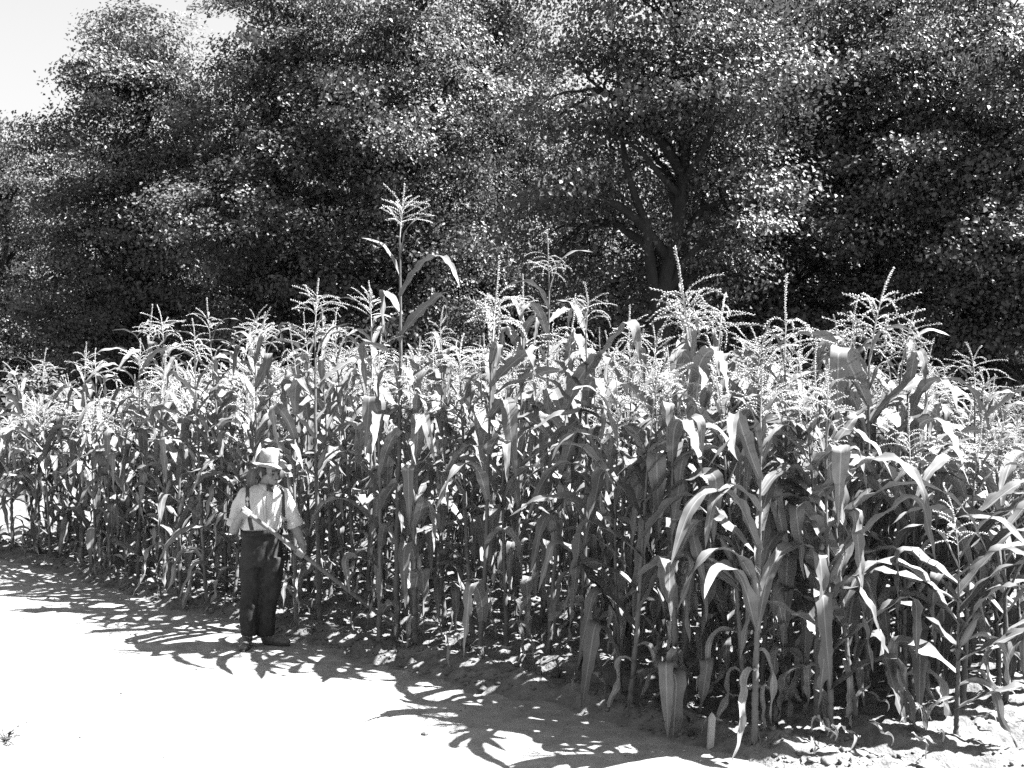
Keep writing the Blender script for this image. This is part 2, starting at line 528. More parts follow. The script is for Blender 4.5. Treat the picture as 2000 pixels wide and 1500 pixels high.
def tassel_shape(rs, nb, spread, nod=0.0, low=False):
    """spike and branches thick with spikelets, base at the origin"""
    mb = MB()

    def spikelets(pts, step, size):
        # pts polyline; little pointed grains on all sides
        acc = 0; k = 0
        for i in range(len(pts) - 1):
            a, b = pts[i], pts[i + 1]
            d = b - a; ln = d.length
            if ln < 1e-6: continue
            t = d / ln
            s1 = t.orthogonal().normalized(); s2 = t.cross(s1)
            pos = step - acc
            while pos < ln:
                an = k * 2.1 + rs.uniform(-.4, .4); k += 1
                o = s1 * math.cos(an) + s2 * math.sin(an)
                p = a + t * pos
                sz = size * rs.uniform(0.75, 1.25)
                tip = p + (t * 0.85 + o * rs.uniform(0.35, .8)).normalized() * sz
                mid = (p + tip) / 2
                w1 = t.cross(o).normalized() * sz * 0.33; w2 = o * sz * 0.27
                mb.add([p, mid + w1, mid + w2, mid - w1, mid - w2, tip], [(0, 1, 2), (0, 2, 3), (0, 3, 4), (0, 4, 1), (5, 2, 1), (5, 3, 2), (5, 4, 3), (5, 1, 4)])
                pos += step
            acc = (ln + acc - step * max(0, math.floor((ln + acc) / step))) if step > 0 else 0
    step = 0.0068 if not low else 0.03
    size = 0.0165 if not low else 0.03
    sp = rs.uniform(0.17, 0.27)
    ax_len = rs.uniform(0.14, 0.22)
    lean = rs.uniform(0, 6.28)
    ld = Vector((math.cos(lean), math.sin(lean), 0))
    pts = []
    n = 9
    c = Vector((0, 0, 0)); an = 0.0
    tot = 0.10 + ax_len + sp
    for i in range(n + 1):
        pts.append(c.copy())
        an = nod * (i / n) ** 1.6 + 0.04 * math.sin(i)
        c = c + (Vector((0, 0, 1)) * math.cos(an) + ld * math.sin(an)) * tot / n
    mb.tube(pts, [0.0055 - 0.004 * i / n for i in range(n + 1)], 5)
    i0 = int(n * (0.10 + ax_len) / tot)
    spikelets(pts[i0:], step * 0.75, size)

    def along(d):
        f = min(max(d / tot, 0), 0.999) * n
        i = int(f)
        return pts[i].lerp(pts[i + 1], f - i), (pts[i + 1] - pts[i]).normalized()
    for b in range(nb):
        f = b / max(1, nb - 1)
        p, ax = along(0.10 + ax_len * f)
        a = b * 2.4 + rs.uniform(-.5, .5)
        rad = Vector((math.cos(a), math.sin(a), 0))
        ln = rs.uniform(0.19, 0.33) * (1.05 - 0.25 * f)
        el = math.radians(rs.uniform(25, 75)) * (1.25 - 0.75 * spread)         # start elevation
        drop = math.radians(rs.uniform(15, 150)) * spread
        bp = [p.copy()]; m = 7
        side = rs.uniform(-.7, .7)
        for i in range(m):
            e = el - drop * ((i + 0.5) / m)
            r2 = Vector((math.cos(a + side * i / m), math.sin(a + side * i / m), 0))
            bp.append(bp[-1] + (r2 * math.cos(e) + ax * math.sin(e)).normalized() * ln / m)
        mb.tube(bp, [0.0022 - 0.0012 * i / m for i in range(m + 1)], 3, False)
        spikelets(bp[1:], step, size * 0.9)
    return mb


def ear_meshes(rs):
    husk = MB()
    L = rs.uniform(0.19, 0.25); r = rs.uniform(0.021, 0.027)
    prof = [(0, 0.35), (0.08, 0.7), (0.25, 1.0), (0.5, 1.0), (0.75, 0.8), (0.92, 0.5), (1.0, 0.3)]
    husk.tube([(0, 0, p * L) for p, _ in prof], [r * q for _, q in prof], 10)
    for k in range(3):                               # husk tips
        a = k * 2.1 + rs.uniform(0, 1)
        husk.add([(r * .5 * math.cos(a - .5), r * .5 * math.sin(a - .5), L * .85), (r * .5 * math.cos(a + .5), r * .5 * math.sin(a + .5), L * .85),
                  (r * .9 * math.cos(a), r * .9 * math.sin(a), L * (1.1 + .1 * rs.rand()))], [(0, 1, 2)])
    silk = MB()
    for k in range(26):
        a = rs.uniform(0, 6.28); s = rs.uniform(0.02, 0.05); h = rs.uniform(0.02, 0.05)
        p0 = Vector((0, 0, L * .98)); p1 = p0 + Vector((s * .4 * math.cos(a), s * .4 * math.sin(a), h)); p2 = p0 + Vector((s * math.cos(a), s * math.sin(a), h * rs.uniform(-.4, .6)))
        silk.tube([p0, p1, p2], [0.0016, 0.0014, 0.001], 3, False)
    return husk.mesh('corn_husk', M_HUSK), silk.mesh('corn_silk', M_SILK)


rs = np.random.RandomState(8)
STALKS = []
for i in range(8):
    mb, nodes = stalk_shape(rs)
    STALKS.append((mb.mesh('corn_stalk', M_STALK), nodes))
TASSELS = [tassel_shape(rs, int(rs.randint(11, 22)), rs.uniform(0.35, 1.0), abs(rs.normal(0, .35))).mesh('corn_tassel', M_TASSEL, False) for i in range(16)]
TASSEL_NOD = tassel_shape(rs, 20, 1.0, 1.9).mesh('corn_tassel_nodding', M_TASSEL, False)
TASSEL_CURL = tassel_shape(rs, 22, 0.75, 1.0).mesh('corn_tassel_curled', M_TASSEL, False)
TASSEL_BIG = tassel_shape(rs, 30, 0.8).mesh('corn_tassel_bushy', M_TASSEL, False)
EARS = [ear_meshes(rs) for i in range(4)]
STALK_H = 2.2
TASSEL_H = 0.52


def corn_plant(x, y, z, total, label, group, seed, tassel=None, tscale=1.0, lean=None, leafy=1.0, drop_low=0, plane=None, big=1.0):
    rs = np.random.RandomState(seed)
    root = link('corn_plant', None, None, (x, y, z))
    root.empty_display_size = 0.1
    tilt = lean if lean is not None else rs.normal(0, 0.035, 2)
    root.rotation_euler = (tilt[1], tilt[0], 0)
    tag(root, label, 'corn plant', group)
    h = total - TASSEL_H * tscale
    me, nodes = STALKS[rs.randint(len(STALKS))]
    sz = h / STALK_H
    rz = rs.uniform(0, 6.28)
    thick = rs.uniform(0.9, 1.15) * (1 + 0.25 * (sz - 1))
    link('stalk', me, root, (0, 0, 0), (0, 0, rz), (thick, thick, sz))
    cr, sr = math.cos(rz), math.sin(rz)

    def at(c):
        return Vector(((c.x * cr - c.y * sr) * thick, (c.x * sr + c.y * cr) * thick, c.z * sz))
    base_az = plane if plane is not None else rs.uniform(0, math.pi)
    nn = len(nodes)
    ear_node = int(nn * rs.uniform(0.42, 0.52))
    for i in range(1 + drop_low, nn):
        c, r = nodes[i]
        f = i / nn
        if i == nn - 1:
            continue
        if rs.rand() > leafy * 0.97: continue
        pos = at(nodes[i][0].lerp(nodes[i + 1][0], 0.6))
        az = base_az + (math.pi if i % 2 else 0) + rs.normal(0, 0.32)
        if f < 0.26:
            if rs.rand() < 0.06: continue
            kind = 'dry' if rs.rand() < 0.5 else 'break'; s = rs.uniform(0.7, 1.05) * big
        elif f > 0.86:
            kind = 'up'; s = rs.uniform(0.6, 0.95)
        elif f > 0.74:
            kind = 'up' if rs.rand() < 0.45 else ('arch' if rs.rand() < 0.6 else 'break'); s = rs.uniform(0.62, 0.85)
        else:
            kind = 'break' if rs.rand() < 0.5 else 'arch'; s = rs.uniform(0.78, 1.02) * big
        lib = LEAVES[kind]
        link('leaf', lib[rs.randint(len(lib))], root, pos, (rs.normal(0, .05), rs.normal(0, .06), az), (s, s * rs.choice([-1, 1]), s))
        if i == ear_node and rs.rand() < 0.75:
            hm, sm = EARS[rs.randint(len(EARS))]
            ea = az + rs.normal(0, .3)
            e = link('ear', hm, root, at(c) + Vector((math.cos(ea), math.sin(ea), 0)) * 0.015, (0, math.radians(rs.uniform(14, 30)), ea))
            link('silk', sm, e)
    tm = tassel if tassel is not None else TASSELS[rs.randint(len(TASSELS))]
    link('tassel', tm, root, at(nodes[-1][0]) - Vector((0, 0, 0.01)), (rs.normal(0, .11), rs.normal(0, .11), rs.uniform(0, 6.28)), (tscale,) * 3)
    return root


def solve_u(px, v):
    """point at row offset v that lies on the vertical line px of the frame"""
    k = (px - 1000) / FPX
    x0, y0 = xy_of(0, v)
    return (x0 - k * y0) / (k * E_[1] - E_[0])


heroes = [  # px, py of the tip, row offset, label, options
    (777, 350, 0.12, 'tallest corn plant, its tassel rising far above the whole field', dict(tscale=1.0, leafy=1.0, lean=(0.004, 0.0))),
    (-30, 755, -0.1, 'corn plant cut off by the left edge, its large tassel leaning into view', dict(tscale=1.4, lean=(0.12, 0.0))),
    (62, 700, 0.25, 'short corn plant with drooping tassel at the far left end of the front row', {}),
    (90, 672, 0.9, 'corn plant with thin upright spike, second from the far left end of the field', {}),
    (155, 660, 0.35, 'corn plant with open tassel standing alone against the dark trees near the left end', {}),
    (243, 588, 0.55, 'corn plant with upright fan tassel, left of the matching pair at the left', {}),
    (305, 580, 0.25, 'corn plant with upright fan tassel, right of the matching pair at the left', {}),
    (440, 574, 0.45, 'corn plant with a fan tassel above the others, left of the man', {}),
    (540, 596, 0.8, 'corn plant with bushy tassel just behind the man in the hat', {}),
    (620, 513, 0.08, 'corn plant with wide tassel immediately right of the man in the hat', dict(tscale=1.15, drop_low=6)),
    (742, 536, 0.85, 'corn plant with feathery tassel partly hidden behind the tallest corn stalk', {}),
    (935, 503, 0.12, 'corn plant with large bushy tassel and tall spike, right of the tallest plant', dict(tscale=1.3, tassel=TASSEL_BIG)),
    (1062, 448, 1.44, 'second tallest corn plant, slim with a thin spiked tassel, right of the middle', dict(leafy=0.95)),
    (1215, 580, 1.44, 'corn plant with a thin straight spike below the forked tree trunk', {}),
    (1340, 480, 0.30, 'corn plant with dense pale tassel in front of the forked tree trunk', dict(tscale=1.35, tassel=TASSEL_BIG)),
    (1425, 527, 0.95, 'corn plant with a tassel nodding over to the right', dict(tscale=1.15, tassel=TASSEL_NOD)),
    (1457, 640, 0.32, 'corn plant with low spreading tassel between the nodding and the bushy ones', dict(tscale=1.1)),
    (1540, 548, 1.0, 'corn plant with long straight spike above drooping tassel branches, right of the nodding one', dict(tscale=1.2)),
    (1690, 513, 1.5, 'tall corn plant with tiered tassel and curled tip at the right', dict(tscale=1.4, tassel=TASSEL_CURL)),
    (1755, 605, 2.0, 'corn plant with slim tassel right of the tiered one', {}),
    (1815, 668, 2.6, 'corn plant with low wide tassel near the right end', dict(tscale=1.1)),
    (1902, 645, 3.5, 'corn plant with a bent spike near the right edge of the picture', {}),
    (1320, 660, 0.02, 'near corn plant with broad hanging leaves at the corner of the bed', {}),
    (1480, 700, -0.12, 'nearest corn plant, low and leafy, at the very corner of the bed', {}),
    (1210, 720, 0.02, 'corn plant with long leaves hanging to the ground beside the bay in the path', {}),
    (1600, 690, 0.55, 'leafy corn plant with arching sunlit lower leaves just right of the near corner', {}),
]
occupied = []
sd = 100
for px, py, v, label, opt in heroes:
    u = solve_u(px, v)
    x, y = xy_of(u, v)
    z = float(soil_height(u, v)) - 0.02
    tip = CAMZ + (HORIZ - py) / FPX * y
    sd += 1
    corn_plant(float(x), float(y), z, tip - z, label, 'corn plants that stand out along the front of the field', sd, big=(1.15 if y < 9.6 else 1.0), **opt)
    occupied.append((float(u), float(v)))

FACE = math.atan2(N_[1], N_[0])
spots = []
rs = np.random.RandomState(77)
for j in range(12):
    v0 = j * 0.72
    u = -0.15 + rs.uniform(0, 0.3)
    while u < 11.3 + 0.25 * j:
        uu = u + rs.normal(0, 0.05); vv = v0 + rs.normal(0, 0.07)
        u += rs.uniform(0.28, 0.46)
        if min((uu - a) ** 2 + (vv - b) ** 2 for a, b in occupied) < 0.16 ** 2: continue
        if j == 0 and (1.05 < uu < 2.75): continue                    # the bay where the path bites in
        if j == 0 and (rs.rand() < 0.12 or 3.75 < uu < 4.5): continue
        x, y = xy_of(uu, vv)
        px = 1000 + x / y * FPX
        if px < -170 or px > 2130: continue
        spots.append((j, uu, vv, float(x), float(y), px))
for k in range(11):                                                   # straggling plants outside the open side
    uu = -0.5 + rs.uniform(-.12, .12); vv = 0.35 + k * 0.42 + rs.uniform(-.1, .1)
    x, y = xy_of(uu, vv); px = 1000 + x / y * FPX
    if px < 2100: spots.append((20, uu, vv, float(x), float(y), px))
for k in range(9):
    uu = -0.95 + rs.uniform(-.15, .15); vv = 0.9 + k * 0.48 + rs.uniform(-.12, .12)
    x, y = xy_of(uu, vv); px = 1000 + x / y * FPX
    if px < 2100: spots.append((21, uu, vv, float(x), float(y), px))
# the plants that show largest: the front rows, then the tops of the rows behind
def prominence(s):
    j, uu, vv, x, y, px = s
    edge = min(vv + 0.3, max(uu, 0) + 0.3)
    return (0.3 if j >= 20 else edge) + y * 0.06
spots.sort(key=prominence)
near, far = spots[:300 - len(heroes)], spots[300 - len(heroes):]
ROW_LABEL = [
    ('corn plant in the front row between the man and the left end of the field', lambda s: s[0] == 0 and s[5] < 500),
    ('corn plant in the front row between the man and the middle of the field', lambda s: s[0] == 0 and s[5] < 1000),
    ('corn plant in the front row at the near corner of the bed', lambda s: s[0] == 0),
    ('corn plant in the second row, left of the man', lambda s: s[0] == 1 and s[5] < 500),
    ('corn plant in the second row, between the man and the bay in the path', lambda s: s[0] == 1 and s[5] < 1150),
    ('corn plant in the second row behind the near corner of the bed', lambda s: s[0] == 1),
    ('straggling low corn plant outside the open side of the bed at the right', lambda s: s[0] >= 20),
    ('corn plant along the open side of the bed at the right of the picture', lambda s: s[1] < 0.7),
    ('corn plant in the third row, half hidden by the two rows in front', lambda s: s[0] == 2),
    ('corn plant deep inside the field, only its tassel and top leaves showing', lambda s: True),
]
ORD = 'first second third fourth fifth sixth seventh eighth ninth tenth eleventh twelfth thirteenth fourteenth fifteenth sixteenth seventeenth eighteenth nineteenth twentieth twenty-first twenty-second twenty-third twenty-fourth twenty-fifth twenty-sixth twenty-seventh twenty-eighth twenty-ninth thirtieth'.split()
own = {}
man_u = 4.47
lefts = sorted([s for s in near if s[0] == 0 and s[1] > man_u], key=lambda s: s[1])
rights = sorted([s for s in near if s[0] == 0 and s[1] <= man_u], key=lambda s: -s[1])
sides = sorted([s for s in near if 0 < s[0] < 20 and s[1] < 0.22], key=lambda s: s[2])
second = [s for s in near if s[0] == 1 and s not in sides]
sec_l = sorted([s for s in second if s[1] > man_u], key=lambda s: s[1])
sec_r = sorted([s for s in second if s[1] <= man_u], key=lambda s: -s[1])
strag = sorted([s for s in near if s[0] == 20], key=lambda s: s[2])
strag2 = sorted([s for s in near if s[0] == 21], key=lambda s: s[2])
for lst, txt in ((sec_l, '%s corn plant of the second row, counted leftwards from behind the man'),
                 (sec_r, '%s corn plant of the second row, counted rightwards from behind the man'),
                 (strag, '%s straggling corn plant just outside the open side, counted from the near corner'),
                 (strag2, '%s low outermost corn plant on the open side, counted from the near corner'),
                 (lefts, '%s plain corn plant of the front row, counted leftwards from the man'),
                 (rights, '%s plain corn plant of the front row, counted rightwards from the man'),
                 (sides, '%s corn plant along the open side of the bed, counted from the near corner')):
    for q, s in enumerate(lst):
        if q < len(ORD): own[s] = txt % ORD[q]
def fall(px):
    return 1 - 0.21 * float(smooth(620, 40, px)) - 0.08 * float(smooth(1600, 1950, px))


for k, s in enumerate(near):
    j, uu, vv, x, y, px = s
    z = float(soil_height(uu, vv)) - 0.02
    r = np.random.RandomState(1000 + k)
    total = r.normal(2.72 - 0.22 * float(smooth(1.4, 2.6, vv)) - 0.08 * float(smooth(3.0, 5.0, vv)), 0.27 if vv < 2.0 else 0.2) - (0.12 if y > 12 else 0)
    if j == 0: total -= 0.1
    if j == 20: total -= 0.3
    if j == 21: total -= 0.6
    if 880 < px < 1720 and vv < 2.0: total += 0.1
    total *= fall(px)
    lab = next(l for l, f in ROW_LABEL if f(s))
    corn_plant(x, y, z, total, own.get(s, lab), lab.replace('corn plant', 'corn plants'), 2000 + k, None, r.uniform(0.85, 1.15), drop_low=(1 if j > 2 else 0), big=(1.2 if y < 9.6 else 1.0), plane=(r.normal(0, .4) if uu < 0.5 else None))
print('corn individuals', len(near) + len(heroes), 'rest', len(far))


def rest_of_field(far):
    rs = np.random.RandomState(3)
    lows = []
    for i in range(3):
        mb, nodes = stalk_shape(rs, sides=5)
        lows.append((np.array(mb.v), mb.f, nodes))
    tl = [tassel_shape(rs, 12, 0.8, 0, True) for i in range(4)]
    tl = [(np.array(t.v), t.f) for t in tl]
    Vs = []; Fs = []; mats = []; off = 0

    def put(v, faces, m):
        nonlocal off
        Vs.append(v); Fs.extend([tuple(i + off for i in f) for f in faces]); mats.extend([m] * len(faces)); off += len(v)

    def rot(v, a):
        c, s = math.cos(a), math.sin(a)
        return np.stack([v[:, 0] * c - v[:, 1] * s, v[:, 0] * s + v[:, 1] * c, v[:, 2]], -1)
    for j, uu, vv, x, y, px in far:
        total = rs.normal(2.36, 0.2) * fall(px); h = total - 0.5; sz = h / STALK_H
        sv, sf, nodes = lows[rs.randint(3)]
        o = np.array([x, y, 0.05])
        put(sv * [1, 1, sz] + o, sf, 1)
        az0 = rs.uniform(0, 3.14)
        for i in range(3, len(nodes) - 1):
            kind = 'up' if i > len(nodes) * 0.8 else ('break' if rs.rand() < .5 else 'arch')
            lv, lf = LOW[kind][rs.randint(6)]
            put(rot(lv * rs.uniform(.75, 1), az0 + (math.pi if i % 2 else 0) + rs.normal(0, .3)) + o + [0, 0, nodes[i][0].z * sz + .08], lf.tolist(), 0)
        tv, tf = tl[rs.randint(4)]
        put(rot(tv * rs.uniform(.85, 1.15), rs.uniform(0, 6.28)) + o + [0, 0, h], tf, 2)
    me = new_mesh('corn_field_interior', np.concatenate(Vs), Fs)
    for m in (M_LEAF, M_STALK, M_TASSEL): me.materials.append(m)
    me.polygons.foreach_set('material_index', np.array(mats, dtype=np.int32))
    o = link('corn_field_interior', me)
    tag(o, 'mass of further corn plants filling the back of the field', 'corn', kind='stuff')


if far:
    rest_of_field(far)

# dry leaves lying on the soil along the row
rs = np.random.RandomState(41)
for k in range(200):
    u = rs.uniform(-1.4, 10.5); v = rs.uniform(-0.32, 1.3) if rs.rand() < 0.8 else rs.uniform(0, 3)
    z = float(soil_height(u, v))
    if z < 0.01: continue
    x, y = xy_of(u, v)
    V, q, U = None, None, None
    lib = LEAVES['dry']
    me = lib[rs.randint(len(lib))]
    s = rs.uniform(0.35, 0.7)
    o = link('fallen_leaf', me, None, (float(x), float(y), z + 0.05), (rs.uniform(-.4, .4), math.radians(-70) + rs.uniform(-.3, .3), rs.uniform(0, 6.28)), (s, s, s * 0.5))
    tag(o, 'withered corn leaf lying on the soil at the foot of the rows', 'dry leaf', 'withered corn leaves on the soil')

# ------------------------------------------------------------------ trees
def crown_mesh(lobes, per_m3, leaf, rs, name, clusters=1.0, exclude=None):
    P = []; Nn = []
    for (cx, cy_, cz, rx, ry, rz, dens) in lobes:
        area = 4 * math.pi * ((rx * ry + ry * rz + rx * rz) / 3)
        nc = int(area * 3.2 * clusters * dens)
        d = rs.normal(size=(nc, 3)); d /= np.linalg.norm(d, axis=1)[:, None]
        rad = 1.0 - 0.38 * rs.rand(nc) ** 1.3
        rad *= 1 + 0.13 * np.sin(d[:, 0] * 5 + cx) * np.cos(d[:, 2] * 4.3 + cz) + rs.normal(0, .06, nc)
        back = (d[:, 1] > 0.45) & (rs.rand(nc) < 0.55)                       # the wood's far side is thinner
        d = d[~back]; rad = rad[~back]; nc = len(d)
        cen = np.array([cx, cy_, cz]) + d * rad[:, None] * [rx, ry, rz]
        size = rs.uniform(0.35, 0.9, nc)
        cnt = np.maximum(8, (per_m3 * size ** 1.7 * rs.uniform(.6, 1.3, nc)).astype(int))
        rep = np.repeat(np.arange(nc), cnt)
        g = np.clip(rs.normal(size=(len(rep), 3)), -1.5, 1.5)
        out = d[rep] * [1, 1, 0.0]
        off = g * [0.5, 0.5, 0.19] * size[rep][:, None]
        # sprays: leaves hang along arched twigs that fall outwards
        ol = np.minimum(np.abs(rs.normal(0, 0.6, len(rep))), 1.0) * size[rep]
        off += out * ol[:, None]; off[:, 2] -= 0.35 * ol ** 1.3
        P.append(cen[rep] + off)
        face = rs.normal(size=(nc, 3)) * 0.5 + [0, 0, 0.5] + d * 0.8            # the leaves of one spray face much the same way
        nn = rs.normal(size=(len(rep), 3)) * 0.36 + face[rep]
        Nn.append(nn)
    P = np.concatenate(P); Nn = np.concatenate(Nn)
    if exclude is not None:
        keep = ~exclude(P); P = P[keep]; Nn = Nn[keep]
    ok = P[:, 2] > 0.3
    P = P[ok]; Nn = Nn[ok]
    Nn /= np.linalg.norm(Nn, axis=1)[:, None]
    n = len(P)
    a = rs.normal(size=(n, 3)); a[:, 2] -= 0.5
    T = a - (a * Nn).sum(1)[:, None] * Nn; T /= np.linalg.norm(T, axis=1)[:, None]
    B = np.cross(Nn, T)
    L = leaf * rs.uniform(0.6, 1.4, n)[:, None]
    W = L * rs.uniform(0.32, 0.42, n)[:, None]
    v0 = P; v1 = P + T * L * 0.45 + B * W + Nn * W * 0.3; v2 = P + T * L - Nn * L * 0.12; v3 = P + T * L * 0.45 - B * W + Nn * W * 0.3
    V = np.stack([v0, v1, v2, v3], 1).reshape(-1, 3)
    b = np.arange(n)[:, None] * 4
    F = np.concatenate([b + [[0, 1, 2]], b + [[0, 2, 3]]], 0)
    return new_mesh(name, V, F, None, M_TREE, False), n


def limb_points(a, b, rs, n=6, wob=0.18, sag=0.0):
    a = Vector(a); b = Vector(b); L = (b - a).length
    pts = []
    for i in range(n + 1):
        f = i / n
        p = a.lerp(b, f)
        if 0 < i < n:
            p += Vector((rs.normal(0, wob), rs.normal(0, wob), rs.normal(0, wob * .5))) * L * 0.15
        p.z += math.sin(f * math.pi) * L * 0.12
        pts.append(p)
    return pts


LEAF_TOTAL = 0


def tree(x, y, height, lobes, label, seed, per=60, leaf=0.115, trunk_r=0.2, trunk_top=None, trunk_pts=None, exclude=None, clusters=1.0, extra_limbs=()):
    global LEAF_TOTAL
    rs = np.random.RandomState(seed)
    root = link('tree', None, None, (x, y, -0.16))
    tag(root, label, 'tree', 'trees of the wood behind the corn')
    tt = trunk_top or height * 0.75
    tp = trunk_pts or [Vector((rs.normal(0, .08) * i, rs.normal(0, .08) * i, tt * i / 6)) for i in range(7)]
    n = len(tp)
    mb = MB(); mb.tube(tp, [trunk_r * (1.25 if i == 0 else 1) * (1 - 0.75 * i / (n - 1)) for i in range(n)], 10)
    mb.build('trunk', M_BARK, root)
    for (pts, r0) in extra_limbs:
        m = MB(); k = len(pts)
        m.tube(pts, [r0 * (1 - 0.8 * i / (k - 1)) for i in range(k)], 8); m.build('limb', M_BARK, root)
    # limbs into each lobe, with boughs
    for lb in lobes:
        c = Vector(lb[:3])
        h = min(max(c.z - rs.uniform(0.8, 2.0), tt * 0.25), tt * 0.95)
        f = h / tt * (n - 1); i = min(int(f), n - 2)
        s = tp[i].lerp(tp[i + 1], f - i)
        m = MB()
        pts = limb_points(s, c, rs)
        r0 = trunk_r * 0.42
        m.tube(pts, [r0 * (1 - 0.7 * q / 6) for q in range(7)], 6)
        for b in range(7):
            d = Vector(rs.normal(size=3)); d.normalize()
            e = c + Vector((d.x * lb[3], d.y * lb[4], d.z * lb[5])) * 0.9
            bp = limb_points(pts[rs.randint(3, 7)], e, rs, 5)
            m.tube(bp, [r0 * 0.32 * (1 - 0.8 * q / 5) for q in range(6)], 4, False)
        m.build('limb', M_BARK, root)
    me, cnt = crown_mesh(lobes, per, leaf, rs, 'tree_crown', clusters, exclude)
    LEAF_TOTAL += cnt
    link('crown', me, root)
    return root


def wx(px, Y): return (px - 1000) / FPX * Y
def wz(py, Y): return CAMZ + (HORIZ - py) / FPX * Y


def auto_tree(px, Y, py_top, half_px, label, seed, base=1.2, per=225, leaf=0.096, trunk_r=0.2, nl=9, clusters=1.0, shape=1.0):
    rs = np.random.RandomState(seed)
    nl = int(nl * 1.6)
    x = wx(px, Y); top = wz(py_top, Y) + 0.16; hw = half_px / FPX * Y
    lobes = []
    for i in range(nl):
        f = (i + 0.5) / nl
        z = base + (top - base) * (0.1 + 0.82 * f)
        prof = math.sin(math.pi * min(1, 0.22 + 0.72 * f)) ** 0.7 * shape
        a = i * 2.4 + rs.uniform(-.4, .4)
        off = hw * 0.60 * prof * rs.uniform(.7, 1.1)
        r = hw * rs.uniform(0.34, 0.58) * (0.55 + 0.45 * prof)
        lobes.append((off * math.cos(a), off * math.sin(a) * 0.9, min(z, top - r * .75), r, r, r * rs.uniform(.68, .88), 1.0))
    return tree(x, Y, top, lobes, label, seed, per, leaf, trunk_r, clusters=clusters)


auto_tree(5, 36, 205, 150, 'lowest tree of the wood, at the left edge of the picture', 1, nl=9)
auto_tree(275, 31, 5, 205, 'rounded tree with sunlit crown standing against the sky at the left', 2, nl=12, base=1.0)
auto_tree(555, 29, -140, 205, 'dark tree behind the man, right of the gap of sky', 3, nl=13, base=0.8)
auto_tree(800, 28, -170, 200, 'dark tree behind the tallest corn plant', 4, nl=13, base=0.8)
auto_tree(985, 31, -150, 170, 'tree with bright holes of sky in its crown above the middle of the corn', 5, nl=11)
auto_tree(1480, 27, -170, 190, 'sunlit tree right of the forked trunk', 7, nl=13, base=0.8)
auto_tree(1700, 26, -120, 190, 'brightly lit tree above the tiered corn tassel', 8, nl=13, base=0.8)
auto_tree(1930, 25, -120, 200, 'pale leafy tree at the right edge of the picture', 9, nl=13, base=0.8)
auto_tree(2230, 24, -180, 220, 'tree cut off by the right edge of the picture', 10, nl=11, base=0.8)

# the tree with the forked trunk
YF = 22.5
xf = wx(1288, YF)
def loc(px, py, dy=0.0):
    return Vector((wx(px, YF + dy) - xf, dy, wz(py, YF + dy) + 0.16))
trunk_pts = [loc(1283, 960), loc(1285, 800), loc(1286, 680), loc(1290, 610), loc(1297, 560), loc(1312, 500), loc(1325, 430), loc(1333, 350), loc(1338, 250, .3), loc(1330, 120, .6)]
limb2 = [loc(1287, 600), loc(1276, 555, -.05), loc(1268, 500, -.1), loc(1262, 440, -.2), loc(1240, 385, -.2), loc(1222, 330, -.2), loc(1214, 270, -.1), loc(1208, 200, 0), loc(1204, 100, .1)]
limb3 = [loc(1325, 380, -.1), loc(1290, 345, -.25), loc(1252, 298, -.35), loc(1226, 280, -.4), loc(1195, 268, -.4), loc(1160, 240, -.4)]
limb4 = [loc(1333, 360, 0), loc(1370, 300, -.3), loc(1400, 220, -.4), loc(1425, 120, -.4)]
lob = [(-1.9, -.5, 6.2, .8, .7, .5, 1.0), (1.25, -.5, 5.3, .6, .6, .35, 1.0), (0.2, -.6, 7.9, 1.3, .9, .8, 1.0), (0.2, .8, 11.2, 1.9, 1.6, 1.2, 1.0), (0.3, 0.4, 9.6, 2.0, 1.8, 1.3, 1.0), (-1.4, 0.3, 8.2, 1.5, 1.4, 1.1, 1.0), (1.5, 0.2, 8.3, 1.5, 1.4, 1.1, 1.1), (0.1, 1.3, 7.0, 1.9, 1.3, 1.2, 1.0),
       (-1.8, 1.4, 5.6, 1.2, 1.1, 1.0, 0.9), (1.7, 0.9, 6.2, 1.1, 1.1, .9, 1.1), (1.3, 0.4, 4.6, 0.75, .8, .5, 1.0), (-0.2, 1.9, 4.6, 1.6, 1.0, 1.2, 1.0), (0.2, 1.9, 2.6, 1.8, 1.0, 1.2, 1.0)]
tree(xf, YF, 11, lob, 'tree with a dark forked trunk showing through gaps in its leaves', 61, per=210, leaf=0.09, trunk_r=0.28, trunk_pts=trunk_pts,
     extra_limbs=[(limb2, 0.13), (limb3, 0.07), (limb4, 0.1)])
# second line of trees deep in the wood
for k, (px, Y, top, hw, lab) in enumerate([
        (640, 38, 60, 230, 'shaded tree deep in the wood behind the man'),
        (900, 38, 95, 220, 'shaded tree deep in the wood behind the tallest corn'),
        (1150, 37, 235, 220, 'shaded lower tree deep in the wood behind the forked trunk'),
        (1400, 37, 60, 220, 'shaded tree deep in the wood right of the forked trunk'),
        (1650, 36, 30, 220, 'shaded tree deep in the wood behind the brightly lit one'),
        (1900, 36, 0, 230, 'shaded tree deep in the wood at the right'),
        (420, 39, 260, 230, 'shaded tree low in the wood below the gap of sky'),
        (150, 42, 300, 240, 'shaded tree low in the wood at the left')]):
    auto_tree(px, Y, top, hw, lab, 200 + k, nl=9, base=0.6, per=80, leaf=0.16, clusters=0.7)
print('leaves', LEAF_TOTAL)

# undergrowth along the foot of the wood
def undergrowth():
    rs = np.random.RandomState(9)
    lobes = []
    for k in range(46):
        px = -60 + k * 48 + rs.uniform(-15, 15); Y = rs.uniform(24, 33)
        r = rs.uniform(0.9, 1.5)
        lobes.append((wx(px, Y), Y, rs.uniform(0.6, 1.6), r, r, r * .9, 0.8))
    me, n = crown_mesh(lobes, 40, 0.13, rs, 'undergrowth', 0.9)
    o = link('undergrowth', me)
    tag(o, 'dark leafy undergrowth along the foot of the wood', 'undergrowth', kind='stuff')


undergrowth()

